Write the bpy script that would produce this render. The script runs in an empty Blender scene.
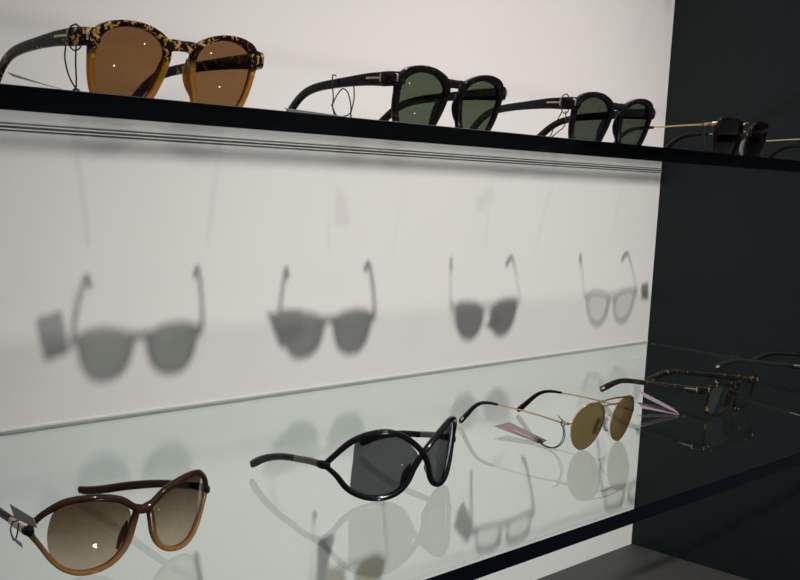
import bpy, bmesh, math, random
from mathutils import Vector, Matrix
random.seed(4)
C = bpy.context.scene.collection
S = 0.28                      # one shelf spacing, metres
ZB = 1.2282 * S               # lower shelf top above the cabinet floor
MM = 0.001

# ------------------------------------------------------------------ helpers
def link(o, parent=None):
    C.objects.link(o)
    if parent: o.parent = parent
    return o

def obj(name, bm, mat, parent=None, smooth=True):
    bmesh.ops.recalc_face_normals(bm, faces=bm.faces[:])
    me = bpy.data.meshes.new(name)
    bm.to_mesh(me); bm.free()
    if smooth:
        for p in me.polygons: p.use_smooth = True
        try: me.set_sharp_from_angle(angle=math.radians(50))
        except Exception: pass
    me.materials.append(mat)
    return link(bpy.data.objects.new(name, me), parent)

def thing(name, label, cat, loc, rotz=0.0, group=None):
    o = bpy.data.objects.new(name, None)
    o.empty_display_size = 0.02
    link(o); o.location = loc; o.rotation_euler = (0, 0, rotz)
    o['label'] = label; o['category'] = cat
    if group: o['group'] = group
    return o

def struct(o):
    o['kind'] = 'structure'; return o

def box(bm, a, b):
    vs = [bm.verts.new((x, y, z)) for x in (a[0], b[0]) for y in (a[1], b[1]) for z in (a[2], b[2])]
    for f in ((0,1,3,2),(4,6,7,5),(0,4,5,1),(2,3,7,6),(0,2,6,4),(1,5,7,3)):
        bm.faces.new([vs[i] for i in f])

def catmull(pts, n, closed=False):
    m = len(pts); out = []
    segs = m if closed else m - 1
    for i in range(segs):
        if closed: p0, p1, p2, p3 = pts[(i-1) % m], pts[i], pts[(i+1) % m], pts[(i+2) % m]
        else:
            p1, p2 = pts[i], pts[i+1]
            p0 = pts[i-1] if i > 0 else [2*a-b for a, b in zip(p1, p2)]
            p3 = pts[i+2] if i+2 < m else [2*a-b for a, b in zip(p2, p1)]
        for k in range(n):
            t = k / n
            out.append([0.5*((2*b)+(c-a)*t+(2*a-5*b+4*c-d)*t*t+(3*b-a-3*c+d)*t**3) for a, b, c, d in zip(p0, p1, p2, p3)])
    if not closed: out.append(list(pts[-1]))
    return out

def sweep(bm, pts, up=(0, 0, 1), n=12, power=2.0, sub=5, round_ends=True):
    """pts: (x,y,z,w,h) in mm; w across, h along up; superellipse section."""
    P = catmull(pts, sub)
    up = Vector(up); rings = []
    N = len(P)
    secs = []
    for i in range(N):
        a = Vector(P[max(i-1, 0)][:3]); b = Vector(P[min(i+1, N-1)][:3])
        T = (b - a).normalized()
        s = T.cross(up)
        s = s.normalized() if s.length > 1e-6 else Vector((1, 0, 0))
        u = s.cross(T).normalized()
        secs.append((Vector(P[i][:3]), T, s, u, abs(P[i][3]), abs(P[i][4])))
    if round_ends:
        c, T, s, u, w, h = secs[0]; r = min(w, h)*0.5
        first = [(c - T*r*math.sin(q), T, s, u, w - 2*r*(1-math.cos(q))*0.98, h - 2*r*(1-math.cos(q))*0.98) for q in (1.35, 0.95, 0.5)]
        c, T, s, u, w, h = secs[-1]; r = min(w, h)*0.5
        last = [(c + T*r*math.sin(q), T, s, u, w - 2*r*(1-math.cos(q))*0.98, h - 2*r*(1-math.cos(q))*0.98) for q in (0.5, 0.95, 1.35)]
        secs = first + secs + last
    for c, T, s, u, w, h in secs:
        ring = []
        for k in range(n):
            q = 2*math.pi*(k+0.5)/n
            cs, sn = math.cos(q), math.sin(q)
            e = 2.0/power
            X = math.copysign(abs(cs)**e, cs)*w*0.5; Y = math.copysign(abs(sn)**e, sn)*h*0.5
            ring.append(bm.verts.new((c + s*X + u*Y)*MM))
        rings.append(ring)
    for a, b in zip(rings[:-1], rings[1:]):
        for k in range(n):
            bm.faces.new((a[k], a[(k+1) % n], b[(k+1) % n], b[k]))
    bm.faces.new(rings[0]); bm.faces.new(rings[-1][::-1])

def swept(name, pts, mat, parent, **kw):
    bm = bmesh.new(); sweep(bm, pts, **kw)
    return obj(name, bm, mat, parent)

# ------------------------------------------------------------------ materials
def nm(name):
    m = bpy.data.materials.new(name); m.use_nodes = True
    nt = m.node_tree; nt.nodes.clear()
    out = nt.nodes.new('ShaderNodeOutputMaterial')
    return m, nt, nt.nodes, nt.links, out

def plain(name, col, rough=0.5, metal=0.0, spec=0.5, coat=0.0, noise=0.0, nscale=60):
    m, nt, N, L, out = nm(name)
    p = N.new('ShaderNodeBsdfPrincipled')
    p.inputs['Base Color'].default_value = (*col, 1); p.inputs['Roughness'].default_value = rough
    p.inputs['Metallic'].default_value = metal; p.inputs['Specular IOR Level'].default_value = spec
    p.inputs['Coat Weight'].default_value = coat; p.inputs['Coat Roughness'].default_value = 0.04
    tc = N.new('ShaderNodeTexCoord'); no = N.new('ShaderNodeTexNoise'); no.inputs['Scale'].default_value = nscale
    no.inputs['Detail'].default_value = 4
    L.new(tc.outputs['Object'], no.inputs['Vector'])
    mr = N.new('ShaderNodeMapRange'); mr.inputs['To Min'].default_value = 1-noise; mr.inputs['To Max'].default_value = 1+noise*0.6
    L.new(no.outputs['Fac'], mr.inputs['Value'])
    mx = N.new('ShaderNodeMix'); mx.data_type = 'RGBA'; mx.blend_type = 'MULTIPLY'; mx.inputs['Factor'].default_value = 1
    mx.inputs['A'].default_value = (*col, 1)
    L.new(mr.outputs['Result'], mx.inputs['B']); L.new(mx.outputs['Result'], p.inputs['Base Color'])
    L.new(p.outputs['BSDF'], out.inputs['Surface'])
    return m

def schlick(N, L, f0, scale=1.0):
    g = N.new('ShaderNodeNewGeometry')
    d = N.new('ShaderNodeVectorMath'); d.operation = 'DOT_PRODUCT'
    L.new(g.outputs['Incoming'], d.inputs[0]); L.new(g.outputs['Normal'], d.inputs[1])
    ab = N.new('ShaderNodeMath'); ab.operation = 'ABSOLUTE'; L.new(d.outputs['Value'], ab.inputs[0])
    om = N.new('ShaderNodeMath'); om.operation = 'SUBTRACT'; om.inputs[0].default_value = 1; om.use_clamp = True
    L.new(ab.outputs[0], om.inputs[1])
    pw = N.new('ShaderNodeMath'); pw.operation = 'POWER'; pw.inputs[1].default_value = 5; L.new(om.outputs[0], pw.inputs[0])
    ma = N.new('ShaderNodeMath'); ma.operation = 'MULTIPLY_ADD'; ma.inputs[1].default_value = (1-f0)*scale; ma.inputs[2].default_value = f0
    L.new(pw.outputs[0], ma.inputs[0])
    return ma.outputs[0]

def clear(name, tint, f0=0.04, scale=1.0, gtint=(1, 1, 1), grad=None, rough=0.0, dirt=0.0):
    """thin see-through sheet: tinted pass-through with a Fresnel mirror; grad=(z_low,z_high,tint_low)"""
    m, nt, N, L, out = nm(name)
    tr = N.new('ShaderNodeBsdfTransparent'); tr.inputs['Color'].default_value = (*tint, 1)
    if grad:
        tc = N.new('ShaderNodeTexCoord'); sx = N.new('ShaderNodeSeparateXYZ'); L.new(tc.outputs['Object'], sx.inputs[0])
        mr = N.new('ShaderNodeMapRange'); mr.interpolation_type = 'SMOOTHSTEP'
        mr.inputs['From Min'].default_value = grad[0]*MM; mr.inputs['From Max'].default_value = grad[1]*MM
        L.new(sx.outputs['Z'], mr.inputs['Value'])
        mx = N.new('ShaderNodeMix'); mx.data_type = 'RGBA'
        mx.inputs['A'].default_value = (*grad[2], 1); mx.inputs['B'].default_value = (*tint, 1)
        L.new(mr.outputs['Result'], mx.inputs['Factor']); L.new(mx.outputs['Result'], tr.inputs['Color'])
    gl = N.new('ShaderNodeBsdfGlossy'); gl.inputs['Color'].default_value = (*gtint, 1); gl.inputs['Roughness'].default_value = rough
    ms = N.new('ShaderNodeMixShader')
    L.new(schlick(N, L, f0, scale), ms.inputs[0])
    base = tr.outputs[0]
    if dirt:
        df = N.new('ShaderNodeBsdfDiffuse'); df.inputs['Color'].default_value = (0.5, 0.52, 0.5, 1)
        tc = N.new('ShaderNodeTexCoord'); no = N.new('ShaderNodeTexNoise'); no.inputs['Scale'].default_value = 800
        no.inputs['Detail'].default_value = 1
        L.new(tc.outputs['Object'], no.inputs['Vector'])
        mr = N.new('ShaderNodeMapRange'); mr.inputs['From Min'].default_value = 0.735; mr.inputs['From Max'].default_value = 0.78
        mr.inputs['To Min'].default_value = 0.002; mr.inputs['To Max'].default_value = dirt
        L.new(no.outputs['Fac'], mr.inputs['Value'])
        m2 = N.new('ShaderNodeMixShader'); L.new(mr.outputs['Result'], m2.inputs[0])
        L.new(base, m2.inputs[1]); L.new(df.outputs[0], m2.inputs[2]); base = m2.outputs[0]
    L.new(base, ms.inputs[1]); L.new(gl.outputs[0], ms.inputs[2])
    L.new(ms.outputs[0], out.inputs['Surface'])
    return m

def acetate(name, dark, fleck, lo=0.52, hi=0.6, scale=130, grad=None, clear_amt=0.0):
    """tortoise acetate: flecks in a dark ground; grad=(z0,z1,colour) fades to a honey base below"""
    m, nt, N, L, out = nm(name)
    p = N.new('ShaderNodeBsdfPrincipled'); p.inputs['Roughness'].default_value = 0.12
    p.inputs['Specular IOR Level'].default_value = 0.3
    tc = N.new('ShaderNodeTexCoord')
    no = N.new('ShaderNodeTexNoise'); no.inputs['Scale'].default_value = scale; no.inputs['Detail'].default_value = 2.5
    no.inputs['Distortion'].default_value = 0.8
    L.new(tc.outputs['Object'], no.inputs['Vector'])
    cr = N.new('ShaderNodeValToRGB'); e = cr.color_ramp.elements
    e[0].position = lo; e[0].color = (*dark, 1); e[1].position = hi; e[1].color = (*fleck, 1)
    L.new(no.outputs['Fac'], cr.inputs['Fac'])
    col = cr.outputs['Color']
    if grad:
        sx = N.new('ShaderNodeSeparateXYZ'); L.new(tc.outputs['Object'], sx.inputs[0])
        ad = N.new('ShaderNodeMath'); ad.operation = 'MULTIPLY_ADD'; ad.inputs[1].default_value = 0.008
        L.new(no.outputs['Fac'], ad.inputs[0]); L.new(sx.outputs['Z'], ad.inputs[2])
        mr = N.new('ShaderNodeMapRange'); mr.interpolation_type = 'SMOOTHSTEP'
        mr.inputs['From Min'].default_value = grad[0]*MM+0.004; mr.inputs['From Max'].default_value = grad[1]*MM+0.004
        L.new(ad.outputs[0], mr.inputs['Value'])
        mx = N.new('ShaderNodeMix'); mx.data_type = 'RGBA'; mx.inputs['A'].default_value = (*grad[2], 1)
        L.new(mr.outputs['Result'], mx.inputs['Factor']); L.new(col, mx.inputs['B'])
        L.new(mx.outputs['Result'], p.inputs['Base Color'])
        if clear_amt:
            tr = N.new('ShaderNodeBsdfTransparent'); tr.inputs['Color'].default_value = (0.9, 0.5, 0.13, 1)
            ms = N.new('ShaderNodeMixShader')
            m2 = N.new('ShaderNodeMapRange'); m2.inputs['To Min'].default_value = clear_amt; m2.inputs['To Max'].default_value = 0
            L.new(mr.outputs['Result'], m2.inputs['Value']); L.new(m2.outputs['Result'], ms.inputs[0])
            L.new(p.outputs[0], ms.inputs[1]); L.new(tr.outputs[0], ms.inputs[2])
            L.new(ms.outputs[0], out.inputs['Surface']); return m
    else:
        L.new(col, p.inputs['Base Color'])
    L.new(p.outputs[0], out.inputs['Surface'])
    return m

M = {
 'wall': plain('white_laminate', (0.825, 0.795, 0.775), 0.75, noise=0.02, nscale=5, spec=0.15),
 'side': plain('black_panel', (0.0085, 0.0135, 0.0155), 0.55, spec=0.25, noise=0.1, nscale=40),
 'base': plain('grey_panel', (0.060, 0.058, 0.057), 0.55, spec=0.3, noise=0.06, nscale=30),
 'glass': clear('shelf_glass', (0.935, 1.0, 0.982), dirt=0.22, gtint=(0.975, 1.0, 0.992)),
 'glassu': clear('upper_shelf_glass', (0.985, 1.0, 0.993), dirt=0.15),
 'glass2': clear('shelf_glass_far_face', (0.985, 0.998, 0.994), 0.005, 0.05),
 'edge': plain('dark_glass_edge', (0.0010, 0.0019, 0.0048), 0.10, spec=0.12, noise=0.3, nscale=25),
 'sealpale': plain('pale_silicone', (0.72, 0.71, 0.68), 0.4),
 'edgegreen': plain('deep_green_glass_edge', (0.05, 0.06, 0.055), 0.3),
 'backedge': plain('green_glass_edge', (0.34, 0.37, 0.35), 0.3),
 'gold': plain('gold_metal', (0.80, 0.55, 0.30), 0.22, 1.0),
 'palegold': plain('pale_gold_metal', (0.78, 0.66, 0.48), 0.3, 1.0),
 'gunmetal': plain('brushed_gunmetal', (0.19, 0.18, 0.155), 0.38, 0.7),
 'black': plain('black_acetate', (0.0028, 0.0028, 0.005), 0.10, spec=0.38),
 'darktip': plain('dark_brown_acetate', (0.007, 0.004, 0.004), 0.14, spec=0.25),
 'string': plain('black_cord', (0.012, 0.010, 0.014), 0.7),
 'clearpad': plain('milky_silicone', (0.55, 0.53, 0.53), 0.25),
 'lilac': plain('lilac_card', (0.25, 0.185, 0.19), 0.6, noise=0.05),
 'mauve': plain('mauve_card', (0.36, 0.27, 0.33), 0.55, noise=0.05),
 'greycard': plain('grey_beige_card', (0.42, 0.375, 0.33), 0.6, noise=0.05),
 'whitecard': plain('pale_card', (0.50, 0.47, 0.46), 0.6, noise=0.04),
 'print': plain('pale_print', (0.62, 0.48, 0.48), 0.6),
 'tort1': acetate('amber_tortoise', (0.014, 0.005, 0.004), (0.75, 0.42, 0.08), 0.55, 0.605, 260, grad=(31, 38, (0.46, 0.225, 0.035)), clear_amt=0.35),
 'tort1t': acetate('amber_tortoise_temple', (0.014, 0.006, 0.005), (0.52, 0.29, 0.09), 0.60, 0.66, 200),
 'tort2': acetate('dark_havana', (0.006, 0.004, 0.005), (0.08, 0.025, 0.012), 0.60, 0.74, 220),
 'tort3': acetate('black_havana', (0.005, 0.004, 0.006), (0.05, 0.012, 0.012), 0.64, 0.78, 200),
 'tort4': acetate('dark_tortoise', (0.008, 0.007, 0.005), (0.30, 0.18, 0.05), 0.63, 0.72, 140),
 'honey': acetate('brown_honey', (0.036, 0.012, 0.0055), (0.055, 0.018, 0.007), 0.4, 0.7, 90, grad=(4, 40, (0.42, 0.225, 0.08)), clear_amt=0.3),
 'honeyt': acetate('brown_temple', (0.036, 0.011, 0.005), (0.05, 0.015, 0.006), 0.4, 0.7, 90),
 'plum': acetate('plum_acetate', (0.006, 0.003, 0.0045), (0.02, 0.007, 0.012), 0.5, 0.8, 180),
 'l_brown': clear('brown_lens', (0.52, 0.375, 0.235), 0.045),
 'l_green': clear('green_lens', (0.32, 0.36, 0.29), 0.045),
 'l_dark': clear('smoke_green_lens', (0.285, 0.31, 0.265), 0.045),
 'l_plum': clear('plum_lens', (0.27, 0.21, 0.235), 0.06),
 'l_grad': clear('brown_fading_lens', (0.36, 0.29, 0.225), 0.05, grad=(2, 50, (0.77, 0.695, 0.60))),
 'l_smoke': clear('charcoal_lens', (0.335, 0.34, 0.345), 0.05),
 'l_gold': clear('gold_mirror_lens', (0.53, 0.45, 0.295), 0.17, gtint=(0.9, 0.74, 0.48)),
 'l_clear': clear('clear_lens', (0.97, 0.97, 0.96), 0.08),
}

# ------------------------------------------------------------------ eyewear parts
def warp(x, z, d, c, tau):
    k, e = c if isinstance(c, tuple) else (c, 0.0)
    return Vector((x, d + k*x*x + e*x**4 - z*math.tan(tau), z))

def rim_mesh(inner, outer, depth, c, tau, sgn, sub=5, d0=0.0):
    a = catmull(inner, sub, True); b = catmull(outer, sub, True)
    bm = bmesh.new(); rings = []
    prof = ((0, .16), (.12, .03), (.3, 0), (.7, 0), (.88, .03), (1, .16), (1, .84), (.88, .97), (.12, .97), (0, .84))
    for p, q in zip(a, b):
        rings.append([bm.verts.new(warp(sgn*(p[0]+(q[0]-p[0])*s), p[1]+(q[1]-p[1])*s, d0+depth*t, c, tau)*MM) for s, t in prof])
    n = len(rings); m = len(prof)
    for i in range(n):
        r, s = rings[i], rings[(i+1) % n]
        for k in range(m): bm.faces.new((r[k], r[(k+1) % m], s[(k+1) % m], s[k]))
    return bm

def lens_mesh(outline, c, tau, sgn, d, thick=1.4, grow=0.4, sub=5, bulge=0.0):
    a = catmull(outline, sub, True)
    cx = sum(p[0] for p in a)/len(a); cz = sum(p[1] for p in a)/len(a)
    R = max(math.hypot(p[0]-cx, p[1]-cz) for p in a)
    bm = bmesh.new(); K = 6; n = len(a); sides = []
    for off in (0, thick):
        rows = []
        for k in range(1, K+1):
            f = k/K; row = []
            for p in a:
                dx, dz = p[0]-cx, p[1]-cz; r = math.hypot(dx, dz)
                g = f*(1+grow/r)
                x, z = cx+dx*g, cz+dz*g
                row.append(bm.verts.new(warp(sgn*x, z, d+off-bulge*(1-(r*f/R)**2), c, tau)*MM))
            rows.append(row)
        cen = bm.verts.new(warp(sgn*cx, cz, d+off-bulge, c, tau)*MM)
        for i in range(n): bm.faces.new((cen, rows[0][i], rows[0][(i+1) % n]))
        for r, s in zip(rows[:-1], rows[1:]):
            for i in range(n): bm.faces.new((r[i], s[i], s[(i+1) % n], r[(i+1) % n]))
        sides.append(rows[-1])
    r, s = sides
    for i in range(n): bm.faces.new((r[i], s[i], s[(i+1) % n], r[(i+1) % n]))
    return bm

def hinge_path(hx, hy, path, inward, inw_from=0.0):
    """temple spine: path of (y,z,w,h) in mm from the hinge; x drifts inward towards the tip"""
    out = []
    ye = path[-1][0]
    for y, z, w, h in path:
        t = max(0.0, (y-inw_from)/(ye-inw_from))
        out.append((hx - inward*t**1.6, hy+y, z, w, h))
    return out

def flip(pts): return [(-p[0],)+tuple(p[1:]) for p in pts]

def inlay(parent_temple, pts, mat, name, out_sgn, length, height, y0, z0off=0.0, tee=True):
    """flat metal T let into the outer face of a temple"""
    P = catmull(pts, 6)
    def at(y):
        for a, b in zip(P[:-1], P[1:]):
            if a[1] <= y <= b[1]:
                t = (y-a[1])/max(b[1]-a[1], 1e-6); return [u+(v-u)*t for u, v in zip(a, b)]
        return P[0]
    bm = bmesh.new()
    seq = []
    for k in range(5):
        q = at(y0 + length*k/4)
        seq.append((q[0]+out_sgn*(q[3]*0.5), q[1], q[2]+z0off, 0.7, height))
    sweep(bm, seq, sub=2, n=8, power=4)
    q = seq[0]
    if tee:
        bm2 = [(q[0], q[1], q[2]-2.6, 0.7, 1.3), (q[0], q[1], q[2]+2.6, 0.7, 1.3)]
        sweep(bm, bm2, up=(0, 1, 0), sub=2, n=8, power=4)
    return obj(name, bm, mat, parent_temple)

def lens_pair(t, outline, mat, c, tau, d, **kw):
    for s in (-1, 1): obj('lens', lens_mesh(outline, c, tau, s, d, **kw), mat, t)

PANTO_IN = [(57.0,33),(56.6,41),(52.7,47.2),(44,51.0),(33,51.9),(22.5,49.8),(14.8,44.8),(11.8,38.5),(12.6,30),(15.6,21),(20,12.5),(27,6),(36.4,3.8),(45.2,6),(51.6,13),(55.3,22)]
PANTO_OUT = [(61.0,33),(62,43),(57,50.8),(47,54.6),(34.5,55.4),(22.4,53.4),(11.6,48.2),(7.2,40),(8.2,30),(11.2,20.2),(16,10.6),(24.6,2.6),(36.4,0),(47,2.4),(54.8,11),(59.0,21.6)]
PANTO_OUT2 = [(62.4,33),(63,43),(57.5,51),(47,54.6),(34.5,55.2),(22.4,53.2),(10.6,48),(5.8,40),(6.6,30),(9.6,20.6),(14.4,10.6),(24.0,2.4),(36.4,0),(47.5,2),(55.6,11),(60.6,22)]
def panto(label, group, loc, rotz, front, temple, lens, metal, thick=False, inward=13, left=0.93):
    t = thing('sunglasses', label, 'sunglasses', loc, rotz, group)
    c, tau = 0.0007, math.radians(13)
    inner = [(x+(0.6 if thick else 0)*(1 if x > 36 else -0.6), z-(1.6 if thick else 0)*(1 if z > 40 else 0)) for x, z in PANTO_IN]
    outer = PANTO_OUT2 if thick else PANTO_OUT
    for s in (-1, 1):
        obj('rim', rim_mesh(inner, outer, 4.4, c, tau, s), front, t)
        # end piece turning back to the hinge
        pts = []
        for x, z, d, w, h in ((57.5,44.5,2.0,4.2,9.5),(63.5,43.6,2.2,4.6,10.5),(67.0,43.2,5.0,4.8,11),(67.6,43,10.5,4.4,11)):
            v = warp(s*x, z, d, c, tau); pts.append((v.x, v.y, v.z, w, h))
        e = swept('end_piece', pts, front, t, power=3.2, n=14)
        bm = bmesh.new(); v = warp(s*64.6, 44, -0.35, c, tau)
        sweep(bm, [(v.x, v.y, v.z-2.4, 0.8, 1.5), (v.x, v.y, v.z+2.4, 0.8, 1.5)], up=(1, 0, 0), n=8, sub=2, power=4)
        obj('rivet', bm, metal, e)
        path = [(2,43,4.2,10.8),(22,42.8,4.0,9.4),(50,41.0,3.8,7.6),(80,38.2,3.8,7.0),(98,34.4,3.8,6.8),(110,28.5,3.8,6.8),(121,19.5,3.8,7.2),(131,10.2,3.6,7.4),(135.5,7.0,3.2,6.4)]
        pp = hinge_path(67.6, 0, path if s > 0 else [(y*left, z, w, h) for y, z, w, h in path], inward if s > 0 else 9)
        if s < 0: pp = flip(pp)
        tm = swept('temple', pp, temple, t, power=3.0, n=14)
        inlay(tm, pp, metal, 'inlay', s, 15, 1.5, 5, 0.8)
    bp = []
    for x, z, h in ((-11,43.6,9.4),(-7,44.8,7.6),(-3.4,45.0,6.8),(0,45.0,6.6),(3.4,45.0,6.8),(7,44.8,7.6),(11,43.6,9.4)):
        v = warp(x, z, 2.2, c, tau); bp.append((v.x, v.y, v.z, 4.2, h))
    swept('bridge', bp, front, t, power=3, n=14)
    for s in (-1, 1):                       # moulded nose pad behind each rim
        pts = []
        for x, z, d, w in ((8.8,37,5.0,2.2),(9.8,30,7.0,4.2),(12.2,23,6.6,4.0),(15.4,16.5,4.6,2.2)):
            v = warp(s*x, z, d, c, tau); pts.append((v.x, v.y, v.z, w, 4.4))
        swept('nose_pad', pts, front, t, up=(0, 1, 0))
    lens_pair(t, inner, lens, c, tau, 2.2, bulge=1.7)
    return t

def pilot(label, group, loc, rotz, rimmat, lens, metal):
    t = thing('sunglasses', label, 'sunglasses', loc, rotz, group)
    c, tau = 0.0014, math.radians(10)
    inner = [(57,38),(55.5,45),(50,48.6),(40,49.4),(29,49.2),(18,47),(11.5,42),(8.8,35),(9.2,27),(12,17),(18,8.5),(27,3.8),(36,3.6),(45,8),(51.5,17),(55.5,28)]
    outer = [(59.4,38),(58,46.6),(51,51),(40,51.6),(29,51.4),(17,49.2),(9.5,43.4),(6.4,35.5),(6.8,26.6),(9.8,16),(16.4,6.6),(26,1.4),(36.6,1.2),(46.6,6),(53.6,16),(57.8,27.6)]
    for s in (-1, 1):
        obj('rim', rim_mesh(inner, outer, 3.6, c, tau, s), rimmat, t)
        pts = []
        for x, z, d, w, h in ((56.5,44,1.5,1.4,3.6),(62.5,43.2,1.8,1.6,4.0),(65.6,42.6,4.4,1.6,3.4),(66,42.2,10,1.4,3.0)):
            v = warp(s*x, z, d, c, tau); pts.append((v.x, v.y, v.z, w, h))
        swept('end_piece', pts, metal, t, power=3)
        pp = hinge_path(66, 2, [(6,42,1.4,2.0),(30,40.6,1.3,1.7),(60,38.4,1.3,1.6),(74,37.4,1.3,1.6)], 4)
        tip = hinge_path(62.6, 2, [(70,37.7,2.2,3.0),(86,36.8,2.6,4.0),(98,35.0,2.8,4.6),(109,30,2.8,5),(119,21,2.8,5.4),(130,9,2.8,5.8),(135,3.4,2.4,5)], 9, 70)
        if s < 0: pp, tip = flip(pp), flip(tip)
        tm = swept('temple', pp, metal, t)
        swept('temple_tip', tip, M['darktip'], tm, power=2.4)
        pts = []
        for x, z, d, w, h in ((8,28,5,1.6,2.4),(8.6,24,6.6,2.4,7),(10,18.5,6.2,2.4,7),(11.6,14,4.8,1.6,2.4)):
            v = warp(s*x, z, d, c, tau); pts.append((v.x, v.y, v.z, w, 4.6))
        np_ = swept('nose_pad', pts, M['clearpad'], t, up=(0, 1, 0))
        v0 = warp(s*8.4, 33, 2.5, c, tau); v1 = warp(s*8.6, 27, 6.4, c, tau); v2 = warp(s*9.6, 22, 7.4, c, tau)
        swept('pad_arm', [(*v0, .9, .9), (*v1, .9, .9), (*v2, .9, .9)], metal, np_, n=8, up=(1, 0, 0))
    bp = []
    for x, z in ((-10.5,43.6),(-7,46.4),(0,47.6),(7,46.4),(10.5,43.6)):
        v = warp(x, z, 1.6, c, tau); bp.append((v.x, v.y, v.z, 1.8, 2.6))
    swept('bridge', bp, metal, t, power=3)
    bp = [(x, warp(x, z, 1.6, c, tau).y, z, 1.6, 2.2) for x, z in ((-8.2,34),(-4,37.6),(0,38.6),(4,37.6),(8.2,34))]
    swept('brace', bp, metal, t)
    lens_pair(t, inner, lens, c, tau, 1.8, bulge=1.4)
    return t

# ------------------------------------------------------------------ setting
ZL, ZU = ZB, ZB + S + 0.0161*S            # the two shelf tops
D = 1.791 * S                             # shelf depth
GT = 0.0161 * S                           # glass thickness
X0, X1 = -7.6*S, 0.0
KEY = (-3.15, -11.0, 7.40)                 # the spotlight, in shelf spacings
def slab(name, a, b, mat):
    bm = bmesh.new(); box(bm, a, b); return obj(name, bm, mat, None, smooth=False)
struct(slab('wall_back', (-8.2*S, 0, -0.02), (0.02, 0.02, 3.2*S+ZB), M['wall']))
struct(slab('wall_right', (0, -2.3*S, -0.02), (0.02, 0, 3.2*S+ZB), M['side']))
struct(slab('floor', (-8.2*S, -2.3*S, -0.02), (0, 0, 0), M['base']))
struct(slab('shadow_bar_1', (-8.0*S, -D-0.004, ZB+1.992*S), (0, -D, ZB+2.026*S), M['side']))  # unseen bar added to cast the soft shadow band below the upper shelf

def shelf(label, ztop, ft, fb, top_is_near, strips, upright=False):
    t = thing('glass_shelf', label, 'shelf', ((X0+X1)/2, -D/2, ztop-GT), 0, 'glass display shelves')
    bm = bmesh.new(); hw = (X1-X0)/2
    box(bm, (-hw, -D/2+0.001, 0), (hw-0.0004, D/2-0.0012, GT))
    p = obj('glass_panel', bm, M['glass' if top_is_near else 'glassu'], t, smooth=False)
    p.data.materials.append(M['glass2'])
    for f in p.data.polygons:
        if (f.normal.z < -0.5) == top_is_near: f.material_index = 1
    # dark front edge, shaped to slope along the spotlight's rays so its shadow stays thin
    run = (ft-fb)/((KEY[2]*S + ZB - (ztop-GT) - (ft+fb)/2)/((-KEY[1]-1.791)*S))
    if upright: run = 0.0006
    bm = bmesh.new(); th = 0.0008
    sec = [(-D/2, ft), (-D/2+run, fb), (-D/2+run+0.0004, fb+th), (-D/2+th, ft+0.0003)]
    ends = [[bm.verts.new((x, y, z)) for y, z in sec] for x in (-hw, hw-0.0004)]
    bm.faces.new(ends[0]); bm.faces.new(ends[1][::-1])
    for k in range(4): bm.faces.new((ends[0][k], ends[0][(k+1) % 4], ends[1][(k+1) % 4], ends[1][k]))
    obj('front_edge', bm, M['edge'], t, smooth=False)
    h, z = strips[0]
    for nm_, mt_ in strips[1:]:
        bm = bmesh.new(); box(bm, (-hw, D/2-0.0011, z-h), (hw-0.0004, D/2-0.0001, z)); obj(nm_, bm, M[mt_], t, smooth=False); z -= h
    return t
shelf('upper clear glass shelf with a dark front edge, carrying the tortoiseshell pairs', ZU, GT+0.022*S, 0.0, False,
      ((0.00115, 0.0), ('wall_gasket', 'edgegreen'), ('wall_seal', 'sealpale'), ('wall_gasket', 'edgegreen')))
shelf('lower clear glass shelf, nearest the grey cabinet floor and reflecting the eyewear', ZL, GT, GT-0.0424*S, True,
      ((0.0018, GT+0.0022), ('back_seal', 'sealpale'), ('back_edge', 'backedge'), ('back_edge', 'edgegreen')), True)

def at(x, y, z): return Vector((x*S, y*S, z))
UG, LG = 'sunglasses on the upper shelf', 'eyewear on the lower shelf'

# ------------------------------------------------------------------ upper shelf eyewear
panto('amber tortoiseshell sunglasses with clear honey lower rims and brown lenses', UG, at(-4.408, -1.35, ZU), 0, M['tort1'], M['tort1t'], M['l_brown'], M['palegold'], left=0.86)
panto('dark tortoiseshell sunglasses with green lenses, next to the brown-lensed amber pair', UG, at(-3.490, -1.35, ZU), 0, M['tort2'], M['tort2'], M['l_green'], M['palegold'], True)
panto('near-black sunglasses with smoky lenses, standing before the black panel edge', UG, at(-2.668, -1.35, ZU), math.radians(-1.5), M['tort3'], M['tort3'], M['l_dark'], M['palegold'], True)
pilot('plum-rimmed sunglasses with gold bridge and thin gold temples, against the black panel', UG, at(-1.735, -1.35, ZU), 0, M['plum'], M['l_plum'], M['gold'])
pilot('thin gold-armed glasses cut off by the photo edge on the upper shelf', UG, at(-0.76, -1.35, ZU), 0, M['plum'], M['l_clear'], M['gold'])

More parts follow.
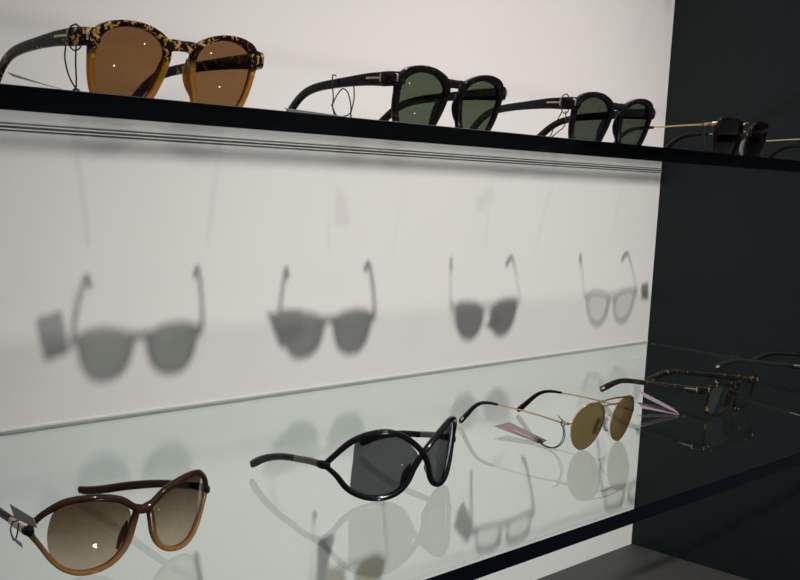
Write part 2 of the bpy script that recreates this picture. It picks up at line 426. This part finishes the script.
# ------------------------------------------------------------------ lower shelf: brown wrap pair with open outer corners
def wrap_brown(loc, rotz):
    t = thing('sunglasses', 'large brown wraparound sunglasses fading to honey, with brown gradient lenses', 'sunglasses', loc, rotz, LG)
    c, tau = (0.0034, 3.6e-7), math.radians(6); m = M['honey']
    top = [(-67.4,32),(-65.2,36.8),(-61.2,42.2),(-55.8,46.6),(-49,50.2),(-37,51.2),(-26,49.8),(-16,46.6),(-8,41.0),(-4,38.6),(0,37.6)]
    top = top + [(-x, z) for x, z in top[-2::-1]]
    pts = []
    for x, z in top:
        v = warp(x, z, 1.5, c, tau); a = abs(x)
        pts.append((v.x, v.y, v.z, 4.2, 4.6 + (1.6 if a < 5 else 0) - (0.6 if a > 60 else 0)))
    swept('top_bar', pts, m, t, power=2.4, n=14, up=(0, 0.5, 1))
    for s in (-1, 1):
        low = [(67.2,31.5,4.2),(63.2,25.2,3.3),(59,18.2,3.2),(54.4,11.2,3.3),(48.4,5.6,3.4),(40,2.2,3.6),(30,2.3,3.6),(21,5.2,3.7),(13.6,11.4,4.2),(9.4,19,4.8),(7.2,28,5.2),(5.0,36.4,4.4)]
        pts = []
        for x, z, w in low:
            v = warp(s*x, z, 1.7, c, tau); pts.append((v.x, v.y, v.z, w, 4.6))
        lr = swept('lower_rim', pts, m, t, up=(0, 1, 0), power=2.4, n=14)
        v = warp(s*11.4, 22, 5.4, c, tau); w_ = warp(s*14.6, 13, 5.0, c, tau); u_ = warp(s*9.6, 30, 4.2, c, tau)
        swept('nose_pad', [(*u_, 1.6, 2.5), (*v, 2.6, 6.0), (*w_, 1.6, 3)], m, lr, up=(0, 1, 0))
        yh = warp(67.4, 32, 1.5, c, tau).y
        hp = [(66.8, yh-2.5, 32, 4.4, 5.6), (67.8, yh, 32.1, 4.4, 5.8), (68.2, yh+2, 32.2, 4.0, 5.6)]
        if s < 0: hp = flip(hp)
        hg = swept('hinge_block', hp, M['black'], t, power=3)
        if s < 0:
            pl = hinge_path(68.4, yh, [(1,32.2,3.4,5.4),(11,32.8,3.2,5.2),(20,33.2,3.0,5.0)], 1)
            tp = hinge_path(67.4, yh, [(19.5,33.2,3.2,5.4),(45,33.0,3.6,5.8),(66,30.4,3.8,6.0),(88,24.5,3.9,6.2),(106,16,4.0,6.6),(118,9.6,4.0,7),(123,7,3.6,6.6)], 18)
        else:
            pl = hinge_path(68.4, yh, [(1,32.0,3.4,5.4),(11,31.0,3.2,5.2),(20,29.8,3.0,5.0)], 1)
            tp = hinge_path(67.4, yh, [(19.5,29.8,3.2,5.4),(40,26.6,3.6,5.6),(62,21.6,3.8,6.2),(86,15.0,3.9,6.4),(108,8.2,4.0,6.4),(124,4.2,4.0,6.4),(131,3.4,3.6,5.6)], 18)
        if s < 0: pl, tp = flip(pl), flip(tp)
        tm = swept('temple', tp, M['honeyt'], t, power=2.8)
        swept('metal_sleeve', pl, M['palegold'] if s < 0 else M['black'], tm, power=3.2)
    outl = [(55.2,42),(51,46.4),(45,48.8),(36,49.4),(26,48),(17,44.6),(10.6,38.6),(9.4,30),(11.2,20.6),(15.4,12.2),(22,6.4),(30.4,3.4),(40,3.2),(48,6),(53.6,12.6),(56.6,21),(57.2,31.5)]
    lens_pair(t, outl, M['l_grad'], c, tau, 1.4, thick=1.6, grow=0.6, bulge=2.4)
    return t
_b = wrap_brown(at(-4.425, -1.315, ZL+0.001), 0); _b.rotation_euler.y = math.radians(-1.5)

# ------------------------------------------------------------------ lower shelf: black pair whose strands cross at the nose
def wrap_black(loc, rotz):
    t = thing('sunglasses', 'oversized glossy black sunglasses whose rims cross in an X at the nose', 'sunglasses', loc, rotz, LG)
    c, tau = 0.0058, math.radians(6); m = M['black']
    A = [(-76.5,30.5),(-70,40.0),(-62.5,49),(-52,55),(-38,57),(-23.5,52.4),(-10,43.4),(0,34.6),(7.4,24.5),(14,13),(22.5,5.6),(35,2.3),(49,4.2),(60.8,11.2),(69.2,22.4),(76.5,30.0)]
    for s in (1, -1):
        pts = []
        for x, z in A:
            v = warp(s*x, z, 1.8 - (0.8*s if abs(x) < 12 else 0), c, tau)
            top = x < 5
            pts.append((v.x, v.y, v.z, 4.9 if abs(x) < 66 else 4.2, 5.2))
        swept('frame_strand', pts, m, t, up=(0, 1, 0), power=2.3, n=14, sub=6)
        yh = warp(76.5, 30, 1.8, c, tau).y
        hp = [(75.6, yh-2.5, 30.2, 4.6, 6.6), (77, yh+2, 30.2, 4.8, 6.8), (77.2, yh+6, 30.0, 4.2, 6.2)]
        pl = hinge_path(77, yh, [(5,30,3.4,5.8),(18,29.6,3.2,5.6),(36,27.1,3.2,5.4)], 3)
        tp = hinge_path(74.6, yh, [(35,27.2,3.4,5.6),(55,24.2,3.8,5.8),(72,19.6,3.9,6.2),(85,14.6,4.0,6.6),(94,10,4.0,7.0),(99,7.4,3.8,6.6)], 9)
        if s < 0: hp, pl, tp = flip(hp), flip(pl), flip(tp)
        swept('hinge_block', hp, m, t, power=3)
        tm = swept('temple', tp, M['black'], t, power=2.8)
        swept('metal_sleeve', pl, M['gunmetal'], tm, power=3.2)
        u_ = warp(s*10.6, 27, 4.4, c, tau); v = warp(s*13, 19.5, 5.8, c, tau); w_ = warp(s*17, 11.5, 4.6, c, tau)
        swept('nose_pad', [(*u_, 1.6, 2.5), (*v, 2.6, 6.0), (*w_, 1.6, 3)], m, t, up=(0, 1, 0))
    outl = [(58,47.6),(50,52.6),(38,54.4),(25,50.4),(13,42),(6.2,34.5),(9.6,25),(15.4,13.6),(23,7),(35,4.2),(48,5.6),(56.6,10.4),(58.2,18),(58.4,33)]
    lens_pair(t, outl, M['l_smoke'], c, tau, 1.8, thick=1.6, grow=0.3, bulge=1.2)
    return t
wrap_black(at(-3.478, -1.325, ZL), 0)

# ------------------------------------------------------------------ lower shelf: gold aviator
def aviator(loc, rotz):
    t = thing('sunglasses', 'gold aviator sunglasses with bronze mirrored lenses and a double bridge', 'sunglasses', loc, rotz, LG)
    c, tau = 0.0018, math.radians(10); g = M['gold']
    outl = [(53.6,26),(52.6,33.5),(47.4,41.6),(38,46.6),(27,47),(16,43.4),(9.6,35.4),(8.4,25),(11.4,15.2),(18.4,6.4),(27.4,1.5),(36,1.2),(44.6,6.6),(50.8,15.6)]
    inner = outl
    outer = []
    cx, cz = 31, 25
    for x, z in outl:
        r = math.hypot(x-cx, z-cz); outer.append((x+(x-cx)/r*0.9, z+(z-cz)/r*0.9))
    for s in (-1, 1):
        obj('rim', rim_mesh(inner, outer, 1.7, c, tau, s, d0=0.2), g, t)
        pts = [(*warp(s*x, z, d, c, tau), w, w*1.5) for x, z, d, w in ((53.4,29.6,1.2,1.2),(56.4,29.2,1.2,1.7),(58.2,28.8,3.6,1.7),(58.4,28.6,8,1.4))]
        swept('end_piece', pts, g, t)
        y0 = pts[-1][1]
        pp = hinge_path(58.4, y0, [(0,28.6,1.3,1.9),(30,30.6,1.2,1.7),(60,31.4,1.2,1.6),(86,31,1.2,1.6)], 3)
        tp = hinge_path(55.8, y0, [(82,31.2,2.2,2.6),(94,30.6,2.4,3.2),(105,28,2.6,3.8),(115,21.5,2.7,4.6),(124,12.4,2.7,5.6),(131,5.4,2.5,6.2),(134,3.0,2.2,5.2)], 6, 80)
        if s < 0: pp, tp = flip(pp), flip(tp)
        tm = swept('temple', pp, g, t, n=10)
        tt = swept('temple_tip', tp, M['darktip'], tm, power=2.4)
        a, b = tp[-3], tp[-2]
        swept('plaque', [(p[0]+s*(p[3]*0.5), p[1], p[2], 0.6, 2.4) for p in ([u+(v-u)*.55 for u, v in zip(a, b)], b)], M['palegold'], tt, n=8, sub=2)
        pts = [(*warp(s*x, z, d, c, tau), w, 4.6) for x, z, d, w in ((7.2,27,5.4,1.6),(7.6,23,7.2,3.4),(9.2,17,7.0,3.4),(11,13,5.4,1.6))]
        np_ = swept('nose_pad', pts, M['clearpad'], t, up=(0, 1, 0))
        swept('pad_arm', [(*warp(s*x, z, d, c, tau), .9, .9) for x, z, d in ((9.4,31,1.6),(8.6,29,6.5),(8.4,22,8.2))], g, np_, n=8, up=(1, 0, 0))
    swept('brow_bar', [(*warp(x, z, 0.6, c, tau), 1.4, 1.7) for x, z in ((-29,47.4),(-18,48.2),(-8,48.9),(0,49.1),(8,48.9),(18,48.2),(29,47.4))], g, t, n=10)
    swept('bridge', [(*warp(x, z, 1.0, c, tau), 1.3, 1.6) for x, z in ((-14.4,42.2),(-9,42.6),(0,43),(9,42.6),(14.4,42.2))], g, t, n=10)
    lens_pair(t, outl, M['l_gold'], c, tau, 0.3, thick=1.2, grow=0.2, bulge=1.5)
    return t
aviator(at(-2.478, -1.30, ZL), 0)

# ------------------------------------------------------------------ lower shelf: rectangular optical frames
def optical(label, loc, rotz, front, temple):
    t = thing('eyeglasses', label, 'eyeglasses', loc, rotz, LG)
    c, tau = 0.0012, math.radians(10)
    inner = [(54.5,25),(54,31.5),(50,34.6),(38,35.4),(25,35.2),(13,34),(8.8,30),(7.6,23),(8.6,14),(12,6.4),(19,3.2),(30,2.4),(41,3),(49,6.2),(53,14.5)]
    outer = [(58,26),(58,36),(51.5,38.6),(38,39),(25,38.8),(11.5,37.6),(6,32),(4.6,23),(5.8,13),(10,3.8),(18,.8),(30,0),(42,.6),(51.4,4.2),(56.2,14)]
    for s in (-1, 1):
        obj('rim', rim_mesh(inner, outer, 4.0, c, tau, s), front, t)
        pts = [(*warp(s*x, z, d, c, tau), w, h) for x, z, d, w, h in ((54,33.5,2,4,7.4),(60,32.6,2.2,4.2,8.4),(63.4,32,5,4.4,8.6),(64,31.6,10,4,8.6))]
        e = swept('end_piece', pts, front, t, power=3.2, n=14)
        v = warp(s*60.4, 33.6, -0.3, c, tau)
        swept('rivet', [(v.x, v.y, v.z-1.8, 1.0, 1.6), (v.x, v.y, v.z+1.8, 1.0, 1.6)], M['palegold'], e, up=(1, 0, 0), n=8, sub=2)
        pp = hinge_path(64, 0, [(9,31.4,4,8.6),(28,30.4,3.8,7.4),(58,28.6,3.8,6.4),(88,27,3.8,6),(109,25,3.8,6),(122,20.6,3.8,6.6),(135,13,3.7,7.6),(143,8.0,3.4,7.2)], 10)
        if s < 0: pp = flip(pp)
        tm = swept('temple', pp, temple, t, power=3, n=14)
        inlay(tm, pp, M['palegold'], 'inlay', s, 16, 1.2, 10, 1.2)
        a, b = pp[-2], pp[-1]
        q0 = [u+(v-u)*.25 for u, v in zip(a, b)]; q1 = [u+(v-u)*.75 for u, v in zip(a, b)]
        swept('plaque', [(p[0]+s*p[3]*0.5, p[1], p[2], 0.7, 2.6) for p in (q0, q1)], M['palegold'], tm, n=8, sub=2, power=3)
        pts = [(*warp(s*x, z, d, c, tau), w, 4.4) for x, z, d, w in ((6.6,27,5.0,2),(7.2,21,6.6,3.6),(9,14,6.0,3.4),(11.4,9,4.4,2))]
        swept('nose_pad', pts, front, t, up=(0, 1, 0))
    swept('bridge', [(*warp(x, z, 2.2, c, tau), 4, h) for x, z, h in ((-9,32.4,5.6),(-4,34,4.8),(0,34.4,4.6),(4,34,4.8),(9,32.4,5.6))], front, t, power=3, n=14)
    lens_pair(t, inner, M['l_clear'], c, tau, 2.0, bulge=1.4)
    return t
optical('dark tortoiseshell rectangular eyeglasses with clear lenses, beside the gold aviators', at(-1.497, -1.29, ZL), 0, M['tort4'], M['tort4'])
optical('black eyeglasses farthest along the lower shelf, cut off by the photo edge', at(-0.46, -1.29, ZL), 0, M['black'], M['black'])

# ------------------------------------------------------------------ paper tags on cords
def card_mesh(corners, th=0.35):
    a, b, c_, d = [Vector(p)*MM for p in corners]
    n = (b-a).cross(d-a).normalized()*th*MM*0.5
    bm = bmesh.new()
    lo = [bm.verts.new(p-n) for p in (a, b, c_, d)]; hi = [bm.verts.new(p+n) for p in (a, b, c_, d)]
    bm.faces.new(lo[::-1]); bm.faces.new(hi)
    for i in range(4): bm.faces.new((lo[i], lo[(i+1) % 4], hi[(i+1) % 4], hi[i]))
    return bm

def tag(label, origin, cards, cords, group=None, prints=()):
    t = thing('price_tag', label, 'tag', origin, 0, 'paper tags tied to the eyewear')
    for corners, mat in cards: obj('card', card_mesh(corners), mat, t, smooth=False)
    for corners in prints: obj('printed_line', card_mesh(corners, 0.1), M['print'], t, smooth=False)
    for pts in cords: swept('cord', [(*p, 0.95, 0.95) for p in pts], M['string'], t, n=8, sub=5, up=(0.3, 0.9, 0.2))
    return t

def loop(x, y, z, rx, rz, slant=0.0, n=9):
    return [(x+rx*math.cos(2*math.pi*k/(n-1)+1.5), y+slant*math.sin(2*math.pi*k/(n-1)), z+rz*math.sin(2*math.pi*k/(n-1)+1.5)) for k in range(n)]

# amber pair: cord looped at the hinge, card propped behind
tag('pale card on a black cord looped round the amber pair hinge', at(-4.408, -1.35, ZU),
    [([(-75,0,13),(-94,-8,15),(-90,34,21.5),(-74,58,21)], M['whitecard'])],
    [loop(-67, 1, 43, 3.6, 7.4, 2), [(-70,6,38),(-70,6.5,31),(-69.6,3,22),(-69,-3,15),(-68,-9,11)], [(-70,-5,38),(-70,-5,28),(-69.6,-5.5,18),(-69.4,-4,12.5),(-71,0,12)], loop(-69, -4.6, 11.5, 1.8, 2.4, 1)])
tag('pale card hanging on tangled black cord from the green-lensed pair', at(-3.490, -1.35, ZU),
    [([(-72,30,11),(-94,16,14),(-108,66,18.6),(-84,80,15.6)], M['whitecard'])],
    [[(-69.4,56,46.4),(-70.4,55,40),(-70.5,53,30),(-70.6,53,22),(-72,47,13),(-73,40,9),(-72,34,12),(-71,32,16)],
     [(-64,58,46.0),(-66,56.5,46.6),(-69.4,56,46.4)],
     [(-69.8,32,38),(-70,31,28),(-70.5,33,18),(-71,32,15)],
     [(-70.6,54,23),(-70.8,48,32),(-70.8,42,36),(-70.7,36,31),(-71,33,18),(-72,44,14.5),(-73,49,13)],
     [(-70.6,54,24),(-71,50,18),(-72,44,13.5)]])
tag('pale folded card tucked behind the near-black pair with smoky lenses', at(-2.668, -1.35, ZU),
    [([(-32,34,5),(-62,30,7),(-66,66,12),(-36,70,8)], M['whitecard']), ([(-36,30,3),(-64,20,2),(-84,58,16),(-56,68,4)], M['greycard'])],
    [loop(-67, 3, 43, 4.0, 8.6, 2), [(-69.8,4,36),(-68,12,24),(-63,20,14),(-58,30,9)], [(-69.8,0,36),(-70,0,24),(-67,12,16),(-60,26,9)]])
tag('small card on a cord dangling from the plum-rimmed pair', at(-1.735, -1.35, ZU),
    [([(27,39,3),(37,26,3),(12,12,3),(2,25,3)], M['greycard'])],
    [loop(-66, 10, 42, 2.2, 3.4, 1), [(-66.6,11,39),(-62,12,28),(-52,14,14),(-44,18,5),(-20,20,3.6),(4,22,3.4)], [(-66.6,8,39),(-64,9,24),(-56,12,10),(-44,18,5)]])
tag('card beside the gold-armed glasses near the black panel', at(-0.76, -1.35, ZU),
    [([(96,77,4),(116,82,4),(110,42,4),(92,46,4)], M['greycard'])],
    [loop(66, 10, 42, 2.2, 3.4, 1), [(66.6,11,39),(72,20,26),(84,36,10),(94,48,5)]])
# brown wrap pair: card standing behind the left arm
tag('grey-beige card propped behind the left arm of the brown wraparound pair', at(-4.425, -1.315, ZL),
    [([(-71,38,44.6),(-71,9.5,42.8),(-69.6,7.5,37),(-69.6,34,36)], M['greycard']), ([(-79,18,30.6),(-79,8,29.2),(-78.6,8,26.4),(-78.6,16,27.6)], M['whitecard'])],
    [[(-73,24,38),(-77.6,22,38.2),(-80,20,34),(-79.4,17,29),(-76,20,29.6),(-72.6,24,36)]])
# aviator: one lilac card tilted up
tag('lilac card with a pale printed line, tied to the gold aviators', at(-2.478, -1.30, ZL),
    [([(-36.4,41.2,2.0),(-50,40.4,1.4),(-47.5,99.4,6.6),(-20.8,101,7.2)], M['lilac'])],
    [loop(-58.3, 9, 28.6, 1.8, 2.6, 1), [(-58.9,9,31.2),(-60,12,34),(-58.6,15,35)],
     [(-58.3,10,27),(-59,7,20),(-59,9,11),(-58,16,4),(-56,26,1.2),(-51,37,1.4),(-46,44,3.0)],
     [(-58.3,8,27),(-58,6,18),(-57.4,9,9),(-56,18,2.6),(-54,30,1.4),(-48,40,2.0),(-44,47,3.4)],
     [(-46,44,3),(-50,43,2.6),(-50,39,2),(-46,39,2.2),(-43,46,3.2)]],
    prints=[[(-42.4,58,3.6),(-44.0,58,3.6),(-41.6,80,5.7),(-39.6,80,5.7)]])
# rectangular pair: open folded mauve card
tag('open folded mauve card behind the aviators, tied to the rectangular eyeglasses', at(-1.497, -1.29, ZL),
    [([(-55,43,2.4),(-70,27,0.8),(-95,60,5.2),(-80,77,7.6)], M['mauve']), ([(-55,43.4,4.0),(-70,27.4,1.8),(-90,62,17.4),(-75,78,20.4)], M['mauve'])],
    [loop(-64.5, 22, 30, 3.2, 5.4, 2), [(-66.4,22,25),(-66,24,16),(-62,30,9),(-56,37,4)], [(-66,25,26),(-62,34,12),(-58,40,6),(-54,40,4.4)]])

# rest each pair and each tag exactly on the glass under it
bpy.context.view_layer.update()
for o in list(bpy.context.scene.objects):
    if o.parent or o.get('category') not in ('sunglasses', 'eyeglasses'): continue
    lo = min((m.matrix_world @ v.co).z for m in o.children_recursive if m.type == 'MESH' for v in m.data.vertices)
    shelf_z = ZU if o.location.z > ZL + 0.1 else ZL
    o.location.z += shelf_z + 0.00025 - lo

# ------------------------------------------------------------------ light
def lamp(name, loc, power, radius, color, spot=None, target=None, blend=0.4):
    d = bpy.data.lights.new(name, 'SPOT' if spot else 'POINT')
    d.energy = power; d.color = color; d.shadow_soft_size = radius
    if spot: d.spot_size = spot; d.spot_blend = blend
    o = bpy.data.objects.new(name, d); link(o); o.location = loc
    if target is not None:
        o.rotation_euler = (Vector(target)-Vector(loc)).to_track_quat('-Z', 'Y').to_euler()
    return o
key = at(*KEY[:2], ZB + KEY[2]*S)
lamp('ceiling_spotlight', key, 392, 0.044, (1.0, 0.945, 0.912), math.radians(33), (-0.42, 0, ZB-0.13), 1.0)
low = at(-3.15, -11.0, ZB - 7.0*S)
lamp('shelf_bounce_helper', low, 60, 0.04, (1.0, 0.95, 0.9), math.radians(60), (-0.8, 0, ZB+0.25))  # added lamp, stands in for the spotlight mirrored upward by the glass shelves
for x, y, z in ((-9, -9, 9), (-6.4, -13, 8.6), (2, -13, 9), (5, -9, 8.2)):
    lamp('ceiling_downlight', at(x, y, ZB+z*S), 8, 0.035, (1.0, 0.95, 0.88))
for x, y, z in ((2.6, -8.2, -2.2), (1.2, -9.4, -0.6), (3.4, -7.4, 0.6), (0.2, -8.8, -3.6), (4.0, -9.0, -1.2), (-1.2, -9.6, -2.0)):
    lamp('showcase_light', at(x, y, ZB+z*S), 0.30, 0.012, (1.0, 0.93, 0.85))

w = bpy.data.worlds.new('room'); bpy.context.scene.world = w; w.use_nodes = True
N, L = w.node_tree.nodes, w.node_tree.links
bg = N['Background']
tc = N.new('ShaderNodeTexCoord'); sx = N.new('ShaderNodeSeparateXYZ'); L.new(tc.outputs['Generated'], sx.inputs[0])
cr = N.new('ShaderNodeValToRGB'); e = cr.color_ramp.elements
mr = N.new('ShaderNodeMapRange'); mr.inputs['From Min'].default_value = -1; mr.inputs['From Max'].default_value = 1
L.new(sx.outputs['Z'], mr.inputs['Value']); L.new(mr.outputs['Result'], cr.inputs['Fac'])
e[0].position = 0.30; e[0].color = (0.06, 0.06, 0.062, 1); e[1].position = 0.80; e[1].color = (0.42, 0.43, 0.44, 1)
q = e.new(0.54); q.color = (0.085, 0.087, 0.09, 1)
L.new(cr.outputs['Color'], bg.inputs['Color']); bg.inputs['Strength'].default_value = 1.0

# ------------------------------------------------------------------ camera
f, yaw, pitch, roll = 1151.354, 0.826585649, -0.108282818, 0.0567866107
cam = bpy.data.cameras.new('camera'); cam.sensor_width = 36; cam.lens = f*36/800; cam.clip_start = 0.01
co = bpy.data.objects.new('camera', cam); link(co)
fw = Vector((math.cos(pitch)*math.sin(yaw), math.cos(pitch)*math.cos(yaw), math.sin(pitch)))
r = Vector((math.cos(yaw), -math.sin(yaw), 0)); u = r.cross(fw)
r2 = math.cos(roll)*r + math.sin(roll)*u; u2 = -math.sin(roll)*r + math.cos(roll)*u
mt = Matrix((r2, u2, -fw)).transposed().to_4x4()
mt.translation = Vector((-5.92971415*S, -3.46219405*S, 0.950104053*S+ZB))
co.matrix_world = mt
sc = bpy.context.scene; sc.camera = co
sc.view_settings.view_transform = 'Standard'; sc.view_settings.look = 'None'
sc.view_settings.exposure = 0; sc.view_settings.gamma = 1
sc.cycles.caustics_reflective = False; sc.cycles.caustics_refractive = False
sc.cycles.transparent_max_bounces = 40; sc.cycles.max_bounces = 16; sc.cycles.glossy_bounces = 8
